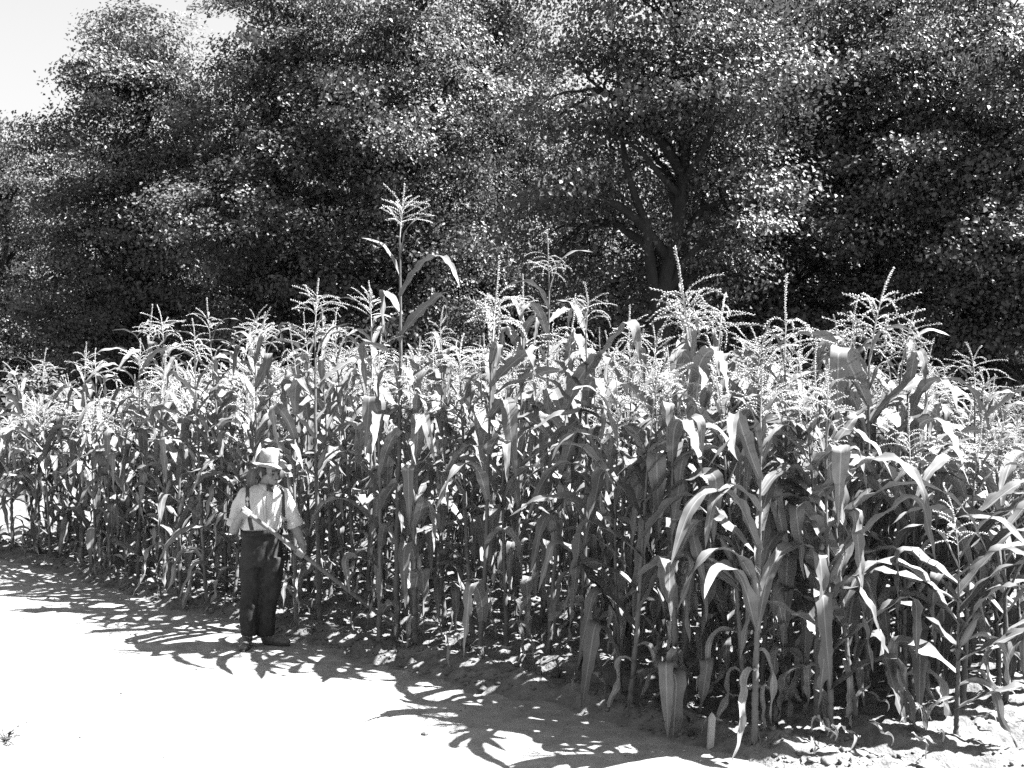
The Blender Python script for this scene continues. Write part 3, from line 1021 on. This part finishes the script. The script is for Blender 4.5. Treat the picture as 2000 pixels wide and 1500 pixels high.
# ------------------------------------------------------------------ the man
PX0, PY0, YM = 510.0, 1262.0, 9.92
MS = FPX / YM


def mp(px, py, dy=0.0):
    """photo position on the man's plane, dy metres away from the camera, in his own frame"""
    Y = YM + dy
    return Vector(((px - 1000) / FPX * Y - (PX0 - 1000) / FPX * YM, dy, CAMZ - (py - HORIZ) / FPX * Y))


def remeshed(mb, voxel, iters=2, factor=0.5, mat=None, name='part', wrinkle=None):
    me = mb.mesh(name + '_raw', None)
    o = bpy.data.objects.new(name + '_raw', me); COL.objects.link(o)
    r = o.modifiers.new('r', 'REMESH'); r.mode = 'VOXEL'; r.voxel_size = voxel; r.use_smooth_shade = True
    s = o.modifiers.new('s', 'SMOOTH'); s.iterations = iters; s.factor = factor
    dg = bpy.context.evaluated_depsgraph_get()
    ev = o.evaluated_get(dg)
    out = bpy.data.meshes.new_from_object(ev)
    bpy.data.objects.remove(o); bpy.data.meshes.remove(me)
    out.name = name
    n = len(out.vertices)
    if wrinkle is not None:
        co = np.empty(n * 3, np.float32); out.vertices.foreach_get('co', co); co = co.reshape(-1, 3)
        no = np.empty(n * 3, np.float32); out.vertex_normals.foreach_get('vector', no); no = no.reshape(-1, 3)
        co = co + no * wrinkle(co)[:, None]
        out.vertices.foreach_set('co', co.astype(np.float32).ravel())
    out.polygons.foreach_set('use_smooth', np.ones(len(out.polygons), dtype=bool))
    out.materials.clear()
    if mat: out.materials.append(mat)
    out.update()
    return out


def hand(mb, c, d, q, p, thumb_sign=1):
    """fingers closed round a shaft: c centre, d along it, q from wrist to knuckles, p to the back of the hand"""
    d = d.normalized(); p = p.normalized(); q = q.normalized()
    for i, (o, rr) in enumerate([(-0.030, .0095), (-0.010, .0105), (0.010, .0105), (0.029, .0095)]):
        ln = [0.82, 0.95, 1.0, 0.92][i]
        R = 0.0265
        pts = [c + d * o * 0.9 - q * 0.03 + p * 0.024]
        for a in (50, 95, 140, 180, 215):
            an = math.radians(a * ln)
            pts.append(c + d * o * (1 + 0.05 * i) + (p * math.cos(an) + q * math.sin(an)) * R)
        mb.limb(pts, [rr * 1.15, rr * 1.1, rr, rr * .95, rr * .85, rr * .75], 8)
    # palm
    for o in (-0.026, -0.009, 0.009, 0.026):
        mb.limb([c + d * o * 0.8 - q * 0.055 + p * 0.020, c + d * o + q * 0.012 + p * 0.028], [0.0165, 0.0135], 10)
    # thumb closes from the other side
    t0 = c - q * 0.045 + p * 0.012 + d * thumb_sign * 0.022
    t1 = c - q * 0.030 - p * 0.006 + d * thumb_sign * 0.036
    t2 = c - q * 0.014 - p * 0.022 + d * thumb_sign * 0.040
    t3 = c + q * 0.008 - p * 0.027 + d * thumb_sign * 0.038
    mb.limb([t0, t1, t2, t3], [0.014, 0.012, 0.0105, 0.0085], 10)
    return c - q * 0.075 + p * 0.018


def build_man():
    wxm, wym = (PX0 - 1000) / FPX * YM, YM
    root = link('person', None, None, (wxm, wym, 0.0))
    tag(root, 'man in felt hat, pale shirt, braces and dark trousers standing with a long tool', 'person')
    YAW = math.radians(30)                # torso turned a little to the viewer's right

    # ---- the tool handle
    H0 = mp(471, 994, -0.32); H1 = mp(790, 1238, 0.25)
    d = (H1 - H0).normalized()
    RH = mp(479, 1000, -0.20)
    def on_shaft(px):
        f = 0.0
        best = None
        for i in range(2001):
            f = i / 2000
            p = H0.lerp(H1, f)
            Y = YM + p.y; sx = 1000 + (p.x + wxm) / Y * FPX
            e = abs(sx - px)
            if best is None or e < best[0]: best = (e, p.copy())
        return best[1]
    RH = on_shaft(480); LH = on_shaft(585)

    # ---- joints
    hip = mp(510, 1062)
    sh_r = mp(474, 968, -0.02); sh_l = mp(554, 966, 0.03)
    el_r = mp(455, 1036, -0.04)
    el_l = mp(573, 1024, 0.06)
    neck0 = mp(515, 958, 0.0); head_c = mp(526, 921, -0.02)

    body = MB()
    # core inside the clothes
    body.loft([((hip.x, hip.y, z), rx, ry, YAW) for z, rx, ry in ((0.80, .12, .09), (0.95, .13, .09), (1.15, .145, .095), (1.32, .15, .09), (1.385, .09, .06))])
    body.limb([neck0 + Vector((0, .01, -.05)), neck0 + Vector((.012, 0, .03)), head_c + Vector((-.02, .015, -.07))], [.058, .054, .055])
    # arms and hands
    qr = (RH - el_r); qr -= d * qr.dot(d); qr.normalize()
    pr = d.cross(qr).normalized()
    if pr.y > 0: pr = -pr
    wr = hand(body, RH, d, qr, pr, -1)
    body.limb([sh_r, el_r, el_r.lerp(wr, 0.35), wr], [.045, .041, .041, .026])
    body.limb([wr, RH - qr * 0.045 + pr * 0.020], [.025, .021])
    ql = (LH - el_l); ql -= d * ql.dot(d); ql.normalize()
    pl = d.cross(ql).normalized()
    if pl.y > 0: pl = -pl
    pl = (pl + Vector((.4, 0, .3))); pl -= d * pl.dot(d); pl -= ql * pl.dot(ql); pl.normalize()
    wl_ = hand(body, LH, d, ql, pl, -1)
    body.limb([sh_l, el_l, el_l.lerp(wl_, 0.35), wl_], [.045, .042, .042, .027])
    body.limb([wl_, LH - ql * 0.045 + pl * 0.020], [.026, .022])
    # legs inside the trousers
    ank_l = mp(522, 1240, 0.02); ank_r = mp(482, 1244, -0.06)
    body.limb([hip + Vector((-.085, 0, -.1)), mp(488, 1160, -.03), ank_r], [.075, .05, .037])
    body.limb([hip + Vector((.085, 0, -.1)), mp(525, 1160, .0), ank_l], [.075, .05, .037])

    # ---- head: local frame, face towards -y
    hyaw = math.radians(52); hpitch = math.radians(7)
    HR = Matrix.Rotation(hyaw, 3, 'Z') @ Matrix.Rotation(hpitch, 3, 'X') @ Matrix.Rotation(math.radians(-3), 3, 'Y')
    def hp(x, y, z): return head_c + HR @ Vector((x, y, z))
    def hs(c, r): body.sphere(hp(*c), r, 18, 12, HR)
    hs((0, .012, .035), (.076, .096, .085))           # skull
    hs((0, -.022, -.03), (.062, .072, .075))          # face
    hs((0, -.045, -.082), (.044, .046, .034))         # jaw and chin
    hs((0, -.078, -.098), (.019, .015, .015))
    hs((0, -.082, .012), (.05, .016, .014))           # brow
    hs((.034, -.062, -.03), (.024, .024, .022)); hs((-.034, -.062, -.03), (.024, .024, .022))   # cheekbones
    body.limb([hp(0, -.088, .005), hp(0, -.104, -.022), hp(0, -.112, -.036)], [.009, .011, .013], 10)   # nose
    hs((.013, -.098, -.04), (.009, .010, .008)); hs((-.013, -.098, -.04), (.009, .010, .008))
    hs((0, -.089, -.062), (.024, .011, .007)); hs((0, -.087, -.073), (.021, .011, .008))        # lips
    for sx in (-1, 1):
        body.limb([hp(.077 * sx, .012, .0), hp(.084 * sx, .018, -.02), hp(.078 * sx, .01, -.045)], [.017, .013, .009], 8)   # ears
    link('body', remeshed(body, 0.0048, 2, 0.4, M_SKIN, 'body'), root)
    eye = MB()
    for sx in (-1, 1):
        eye.sphere(hp(.031 * sx, -.083, -.008), .0105, 10, 8)
    eye.build('eye', M_HAIR, root)
    hair = MB()
    for an in range(-110, 111, 11):                   # cropped hair below the hat, open at the face
        a = math.radians(an + 90)
        for k, z in enumerate((.03, .0, -.03, -.058)):
            if abs(an) > 80 and k > 2: continue
            if abs(an) > 62 and k > 1 : continue
            hair.sphere(hp(math.cos(a) * .074, .012 + math.sin(a) * .088, z), (.016, .018, .024), 8, 6, HR)
    for sx in (-1, 1):
        hair.limb([hp(.076 * sx, -.02, .03), hp(.074 * sx, -.022, -.01)], [.008, .006], 6)
        hair.limb([hp(.046 * sx, -.089, .018), hp(.02 * sx, -.097, .016)], [.005, .0045], 6)   # eyebrows
    link('hair', remeshed(hair, 0.006, 2, 0.5, M_HAIR, 'hair', lambda c: 0.003 * vnoise(c[:, 0] * 220 + c[:, 1] * 190, c[:, 2] * 60, 3)), root)

    # ---- shirt
    sh = MB()
    T = []
    for py, hw, dep, dx in ((1072, 34, .10, -2), (1056, 33, .10, -1), (1040, 36, .112, 0), (1032, 41, .127, 0), (1015, 45, .135, 1), (990, 47, .135, 2), (972, 47, .125, 3), (960, 41, .11, 3), (953, 31, .09, 3), (947, 19, .066, 4)):
        c = mp(512 + dx, py)
        T.append((c, hw / MS * 1.0, dep, YAW))
    sh.loft(T, 28)
    cu_r = el_r.lerp(sh_r, 0.22); cu_l = el_l.lerp(sh_l, 0.05) + Vector((.012, 0, 0))
    sh.limb([sh_r + Vector((.02, 0, .005)), sh_r.lerp(cu_r, .45) + Vector((-.012, 0, 0)), cu_r], [.066, .066, .062])
    sh.limb([sh_l + Vector((-.02, 0, .0)), sh_l.lerp(cu_l, .5) + Vector((.008, 0, 0)), cu_l], [.066, .064, .058])
    def shirt_wrinkle(c):
        a = vnoise(c[:, 0] * 26 + 0.6 * np.sin(c[:, 2] * 9), c[:, 2] * 5 + c[:, 1] * 8, 31)
        b = vnoise(c[:, 0] * 55, c[:, 2] * 14 + c[:, 1] * 20, 32)
        low = smooth(1.25, 0.98, c[:, 2])
        return 0.009 * a * (0.35 + 0.9 * low) + 0.004 * b
    shirt_me = remeshed(sh, 0.008, 2, 0.5, M_SHIRT, 'shirt', shirt_wrinkle)
    shirt = link('shirt', shirt_me, root)
    # rolled cuffs
    for (a, b, r) in ((sh_r, cu_r, .064), (sh_l, cu_l, .060)):
        ax = (b - a).normalized()
        cf = MB()
        e = b + ax * 0.035
        cf.tube([b - ax * .03, b - ax * .02, b, e - ax * .008, e, e - ax * .006, b], [r * 1.0, r * 1.16, r * 1.22, r * 1.24, r * 1.12, r * .9, r * .8], 20, False)
        co = np.array(cf.v); n = np.array([vnoise(co[i, 0] * 40 + co[i, 1] * 35, co[i, 2] * 30, 5) for i in range(len(co))])
        ctr = np.array(b)
        co = co + (co - ctr) * (n[:, None] * 0.09)
        cf.v = [tuple(p) for p in co]
        cf.build('cuff', M_SHIRT, shirt)
    # collar: two points lying open
    col = MB()
    nc = mp(519, 950, -.01)
    for sx in (-1, 1):
        pts_top = []; pts_bot = []
        for k in range(7):
            a = math.radians(-90 + YAW * 57.3 + sx * (14 + k * 26))
            ca, sa = math.cos(a), math.sin(a)
            pts_top.append(nc + Vector((ca * .062, sa * .060, .022 + .012 * k / 6)))
            drop = .055 if k == 0 else .035 - .003 * k
            pts_bot.append(nc + Vector((ca * (.078 + .012 * (k == 0)), sa * (.084 + .02 * (k == 0)), .018 - drop)))
        v = pts_top + pts_bot
        f = [(k, k + 1, 8 + k, 7 + k) for k in range(6)]
        col.add(v, f)
    co_ = col.build('collar', M_SHIRT, shirt)
    so = co_.modifiers.new('thick', 'SOLIDIFY'); so.thickness = 0.006
    # dark neckerchief knot
    kn = MB()
    k0 = nc + Vector((.035, -.075, -.004))
    kn.sphere(k0, (.018, .014, .016), 10, 8)
    kn.limb([k0, k0 + Vector((.028, -.006, -.022)), k0 + Vector((.044, -.002, -.04))], [.012, .012, .006], 8)
    kn.limb([k0, k0 + Vector((-.012, -.01, -.03))], [.011, .007], 8)
    kn.limb([k0, k0 + Vector((.03, .03, .014)), nc + Vector((.064, .01, .02))], [.011, .012, .01], 8)
    link('neckerchief', remeshed(kn, 0.005, 2, .5, M_STRAP, 'neckerchief'), root)

    bvh = BVHTree.FromPolygons([v.co.copy() for v in shirt_me.vertices], [tuple(p.vertices) for p in shirt_me.polygons])
    def front(px, py, off=.004):
        P = mp(px, py, 0); o = Vector((P.x, -1.0, P.z))
        hit = bvh.ray_cast(o, Vector((0, 1, 0)))
        return (hit[0] + Vector((0, -off, 0))) if hit[0] is not None else Vector((P.x, -.1, P.z))
    # braces
    for cs in ([(488, 950), (489, 960), (490, 975), (492, 990), (494, 1005), (496, 1020), (498, 1032)],
               [(551, 951), (553, 961), (554, 975), (554, 990), (553, 1005), (551, 1020), (549, 1032)]):
        mbp = MB(); v = []
        for i, (a, b) in enumerate(cs):
            hwid = 3.9 if cs[0][0] < 500 else 2.8
            v.append(front(a - hwid, b)); v.append(front(a + hwid, b))
        f = [(2 * i, 2 * i + 1, 2 * i + 3, 2 * i + 2) for i in range(len(cs) - 1)]
        mbp.add(v, f)
        o = mbp.build('brace', M_STRAP, root)
        s = o.modifiers.new('thick', 'SOLIDIFY'); s.thickness = 0.004; s.offset = 1
    # placket with buttons
    pk = MB(); v = []
    cs = [(521, 962), (522, 975), (523, 990), (524, 1005), (524, 1020), (524, 1032)]
    for a, b in cs:
        v.append(front(a - 2.6, b, .002)); v.append(front(a + 2.6, b, .002))
    pk.add(v, [(2 * i, 2 * i + 1, 2 * i + 3, 2 * i + 2) for i in range(len(cs) - 1)])
    o = pk.build('placket', M_SHIRT, shirt); s = o.modifiers.new('thick', 'SOLIDIFY'); s.thickness = .004
    for a, b in ((522, 975), (523.5, 995), (524, 1012)):
        bt = MB(); bt.sphere(front(a, b, .004), (.006, .003, .006), 8, 6); bt.build('button', M_STAKE, shirt)

    # ---- trousers
    tr = MB()
    R = []
    for py, hw, dep in ((1034, 39, .128), (1050, 39.5, .130), (1075, 40.5, .130), (1092, 40, .128), (1104, 37, .12)):
        R.append((mp(511, py), hw / MS, dep, YAW))
    tr.loft(R, 28)
    def leg(pts):
        rr = []
        for px, py, dy, hw, dep in pts:
            rr.append((mp(px, py, dy), hw / MS, dep, YAW * .5))
        tr.loft(rr, 22)
    leg([(492, 1088, 0, 24, .115), (491, 1110, -.01, 23.5, .11), (489, 1140, -.02, 21, .098), (487, 1170, -.04, 18, .086), (484, 1200, -.05, 16.5, .08), (482.5, 1225, -.055, 15.5, .075), (482, 1243, -.06, 15.5, .075)])
    leg([(530, 1088, 0, 24, .115), (530, 1110, 0, 23, .11), (527, 1140, .0, 21, .098), (524, 1170, .0, 19, .088), (521, 1200, .01, 18, .082), (518.5, 1225, .015, 17.5, .078), (517, 1241, .02, 17.5, .078)])
    def tr_wrinkle(c):
        a = vnoise(c[:, 0] * 14 + 3 * np.sin(c[:, 2] * 4), c[:, 2] * 9 + c[:, 0] * 6, 51)
        b = vnoise(c[:, 0] * 30 + c[:, 1] * 20, c[:, 2] * 22, 52)
        return 0.012 * a + 0.006 * b
    trs = link('trousers', remeshed(tr, 0.008, 2, .5, M_TROUSER, 'trousers', tr_wrinkle), root)
    wb = MB(); c = mp(511, 1036)
    wb.loft([(Vector((c.x, 0, c.z - .03)), 40.5 / MS, .134, YAW), (Vector((c.x, 0, c.z + .012)), 40 / MS, .132, YAW)], 28)
    wb.f = wb.f[:-2]
    o = wb.build('waistband', M_TROUSER, trs); s = o.modifiers.new('thick', 'SOLIDIFY'); s.thickness = .006; s.offset = 1

    # ---- shoes
    def shoe(heel, toe_dir, L):
        b = MB(); t = toe_dir.normalized(); s_ = Vector((-t.y, t.x, 0))
        def p(f, up, side=0): return heel + t * (L * f) + Vector((0, 0, up)) + s_ * side
        Rz = Matrix.Rotation(math.atan2(t.y, t.x), 3, 'Z')
        b.sphere(p(.12, .045), (.045, .038, .05), 14, 10, Rz)
        b.sphere(p(.30, .055), (.06, .040, .055), 14, 10, Rz)
        b.sphere(p(.55, .042), (.07, .044, .040), 14, 10, Rz)
        b.sphere(p(.78, .034), (.062, .047, .032), 14, 10, Rz)
        b.limb([p(.2, .06), p(.2, .12)], [.047, .05])
        b.tube([p(.1, .012), p(.9, .012)], [.03, .03], 8)
        me = remeshed(b, .006, 3, .5, M_SHOE, 'shoe')
        co = np.empty(len(me.vertices) * 3, np.float32); me.vertices.foreach_get('co', co); co = co.reshape(-1, 3)
        co[:, 2] = np.maximum(co[:, 2], 0.008); me.vertices.foreach_set('co', co.ravel()); me.update()
        o = link('shoe', me, root)
        so = MB()
        out = []
        for k in range(20):
            a = 2 * math.pi * k / 20
            w = .046 if math.cos(a) > 0 else .038
            q = heel + t * (L * .5 + L * .49 * math.cos(a)) + s_ * (w * math.sin(a))
            out.append(q)
        so.add([(q.x, q.y, .002) for q in out] + [(q.x, q.y, .02) for q in out], [tuple(range(19, -1, -1)), tuple(range(20, 40))] + [(k, (k + 1) % 20, 20 + (k + 1) % 20, 20 + k) for k in range(20)])
        so.build('sole', M_STRAP, o)
    hr = mp(482, 1248, .0); hr.z = 0; hr.y = 0.03
    shoe(hr, Vector((.05, -1, 0)), .29)
    hl = mp(508, 1250, .0); hl.z = 0; hl.y = .06
    shoe(hl, Vector((1, -.35, 0)), .28)

    # ---- hat
    ht = MB()
    hr_, hd = [], []
    seg = 32
    rings = []
    # brim underside outwards, then the crown
    prof = [(.076, .060), (.100, .060), (.124, .055), (.150, .047), (.158, .046), (.151, .052), (.124, .061), (.102, .066), (.097, .075), (.094, .10), (.088, .14), (.080, .172), (.060, .187), (.030, .182), (.008, .177)]
    v = []
    for r, z in prof:
        for k in range(seg):
            a = 2 * math.pi * k / seg
            x = r * math.cos(a) * (.90 if r < .1 else .95); y = r * math.sin(a) * 1.06 - (-.008)
            zz = z
            if r > .101: zz += -.018 * abs(math.sin(a)) ** 3 + .012 * math.cos(a) ** 2 + .005 * math.sin(3 * a + 1)
            if z > .13: zz -= .028 * math.exp(-(x / .03) ** 2) * (1 if y < .06 else .4); x *= (1 - .13 * (y < 0) * (z - .13) / .06)
            if z > .09: x += .004 * math.sin(5 * a); y += .004 * math.cos(4 * a)
            v.append(hp(x, y, zz + .018))
    f = []
    for i in range(len(prof) - 1):
        for k in range(seg):
            k2 = (k + 1) % seg
            f.append((i * seg + k, i * seg + k2, (i + 1) * seg + k2, (i + 1) * seg + k))
    f.append(tuple((len(prof) - 1) * seg + k for k in range(seg)))
    ht.add(v, f)
    hat = ht.build('hat', M_FELT, root)
    bd = MB(); v = []
    for r, z in ((.0985, .066), (.097, .088)):
        for k in range(seg):
            a = 2 * math.pi * k / seg
            v.append(hp(r * 1.015 * math.cos(a) * .90, r * 1.015 * math.sin(a) * 1.06 + .008, z + .018))
    bd.add(v, [(k, (k + 1) % seg, seg + (k + 1) % seg, seg + k) for k in range(seg)])
    bd.build('hat_band', M_FELT, hat)

    # ---- the tool he holds, a thing of its own
    tool = link('long_handled_hoe', None, None, (wxm, wym, 0))
    tag(tool, 'long wooden-handled hoe held by the man, lower end among the corn stalks', 'hoe')
    hm = MB()
    pts = [H0.lerp(H1, i / 12) + Vector((0, 0, .006 * math.sin(i * .5))) for i in range(13)]
    pts.append(H1 + d * .06)
    hm.tube(pts, [.0175, .019] + [.019] * 11 + [.017], 12)
    hm.build('handle', M_WOOD, tool)
    fe = MB(); fe.tube([H1 - d * .06, H1 + d * .07], [.021, .019], 12); fe.build('ferrule', M_IRON, tool)
    bl = MB(); e = H1 + d * .07
    side = Vector((d.y, -d.x, 0)).normalized(); back = Vector((-d.x, -d.y, 0)).normalized()
    q0 = e + back * .02
    V8 = []
    for t_ in (0, .004):
        for (s_, h_) in ((-.075, 0), (.075, 0), (.085, -.085), (-.085, -.085)):
            V8.append(q0 + side * s_ + Vector((0, 0, h_ + .03)) + back * (t_ - .3 * h_))
    bl.add(V8, [(0, 1, 2, 3), (7, 6, 5, 4), (0, 4, 5, 1), (1, 5, 6, 2), (2, 6, 7, 3), (3, 7, 4, 0)])
    bl.build('blade', M_IRON, tool, False)


build_man()

# ------------------------------------------------------------------ small things
def stake(px, py_top, py_bot, label, w=.05):
    Y = FPX * (CAMZ - .05) / (py_bot - HORIZ); x = wx(px, Y); h = (py_bot - py_top) / FPX * Y
    m = MB()
    t = .012
    outline = [(-w / 2, -.1), (w / 2, -.1), (w / 2, h - .03), (.0, h), (-w / 2, h - .03)]
    n = len(outline)
    m.add([(a, -t, b) for a, b in outline] + [(a, t, b) for a, b in outline],
          [tuple(range(n)), tuple(range(2 * n - 1, n - 1, -1))] + [(k, n + k, n + (k + 1) % n, (k + 1) % n) for k in range(n)])
    o = m.build('wooden_stake', M_STAKE, None, False, (x, Y, .05))
    o.rotation_euler = (.04, .05, .3)
    tag(o, label, 'stake', 'pale wooden stakes among the corn')


stake(1533, 1308, 1385, 'pale flat wooden stake between the near corn stalks, the taller of two')
stake(1390, 1395, 1450, 'short pale wooden peg at the near corner of the bed', .04)


def weed(px, py, n, size, label, seed, at=None, group=None):
    rs = np.random.RandomState(seed)
    Y = FPX * CAMZ / (py - HORIZ); x = wx(px, Y); z = 0.0
    if at: x, Y, z = at
    root = link('weed', None, None, (x, Y, z))
    tag(root, label, 'weed', group)
    stem = MB(); lv = []; lf = []
    for k in range(n):
        a = rs.uniform(0, 6.28); out = rs.uniform(.3, 1.0) * size; h = rs.uniform(.3, .9) * size
        pts = [Vector((0, 0, -.01)), Vector((math.cos(a) * out * .3, math.sin(a) * out * .3, h * .7)), Vector((math.cos(a) * out, math.sin(a) * out, h))]
        stem.tube(pts, [.003, .0025, .001], 4, False)
        for q in range(7):
            f = .3 + .7 * q / 6
            p = pts[0].lerp(pts[1], min(1, f * 2)) if f < .5 else pts[1].lerp(pts[2], f * 2 - 1)
            b = rs.uniform(0, 6.28); L = size * rs.uniform(.12, .25); d = Vector((math.cos(b), math.sin(b), rs.uniform(-.1, .6))).normalized()
            s = d.cross(Vector((0, 0, 1))).normalized() * L * .25
            i0 = len(lv)
            lv += [p, p + d * L * .45 + s, p + d * L, p + d * L * .45 - s]; lf += [(i0, i0 + 1, i0 + 2), (i0, i0 + 2, i0 + 3)]
    stem.build('stem', M_WEED, root)
    link('leaves', new_mesh('weed_leaves', [tuple(p) for p in lv], lf, None, M_WEED, False), root)


weed(6, 1452, 9, .17, 'small leafy weed at the edge of the path by the bottom left corner', 1)
weed(-14, 1345, 5, .14, 'thin weed with bent stems at the left edge of the path', 2)
rs = np.random.RandomState(19)
for k in range(34):
    u = rs.uniform(-1.2, 10); v = rs.uniform(-.36, .5)
    z = float(soil_height(u, v))
    if z < .015: continue
    x, y = xy_of(u, v)
    weed(0, 1400, 6, rs.uniform(.07, .15), 'small weed growing between the stalks at the foot of the corn', 50 + k, (float(x), float(y), z), 'small weeds at the foot of the corn')
st = MB(); st.sphere((0, 0, 0), (.028, .02, .018), 9, 6)
st.v = [(p[0] * (1 + .2 * math.sin(p[2] * 300)), p[1] * (1 + .2 * math.cos(p[0] * 200)), p[2]) for p in st.v]
Yp = FPX * CAMZ / (1441 - HORIZ)
o = st.build('stone', M_STONE, None, False, (wx(829, Yp), Yp, .012)); tag(o, 'small dark stone lying on the sandy path near the bottom of the picture', 'stone')
# scattered grit on the path
def grit():
    rs = np.random.RandomState(12)
    base = MB(); base.sphere((0, 0, 0), 1, 5, 3)
    m = MB()
    for k in range(520):
        u = rs.uniform(-1, 9); v = rs.uniform(-5.5, -.4)
        x, y = xy_of(u, v)
        if y < 5: continue
        s = rs.uniform(.003, .007) * (2 if rs.rand() < .05 else 1)
        m.add([(x + p[0] * s * rs.uniform(.7, 1.3), y + p[1] * s, .006 + p[2] * s * .7) for p in base.v], base.f)
    o = m.build('path_grit', M_STONE); tag(o, 'scattered grit on the sandy path', 'grit', kind='stuff')


grit()
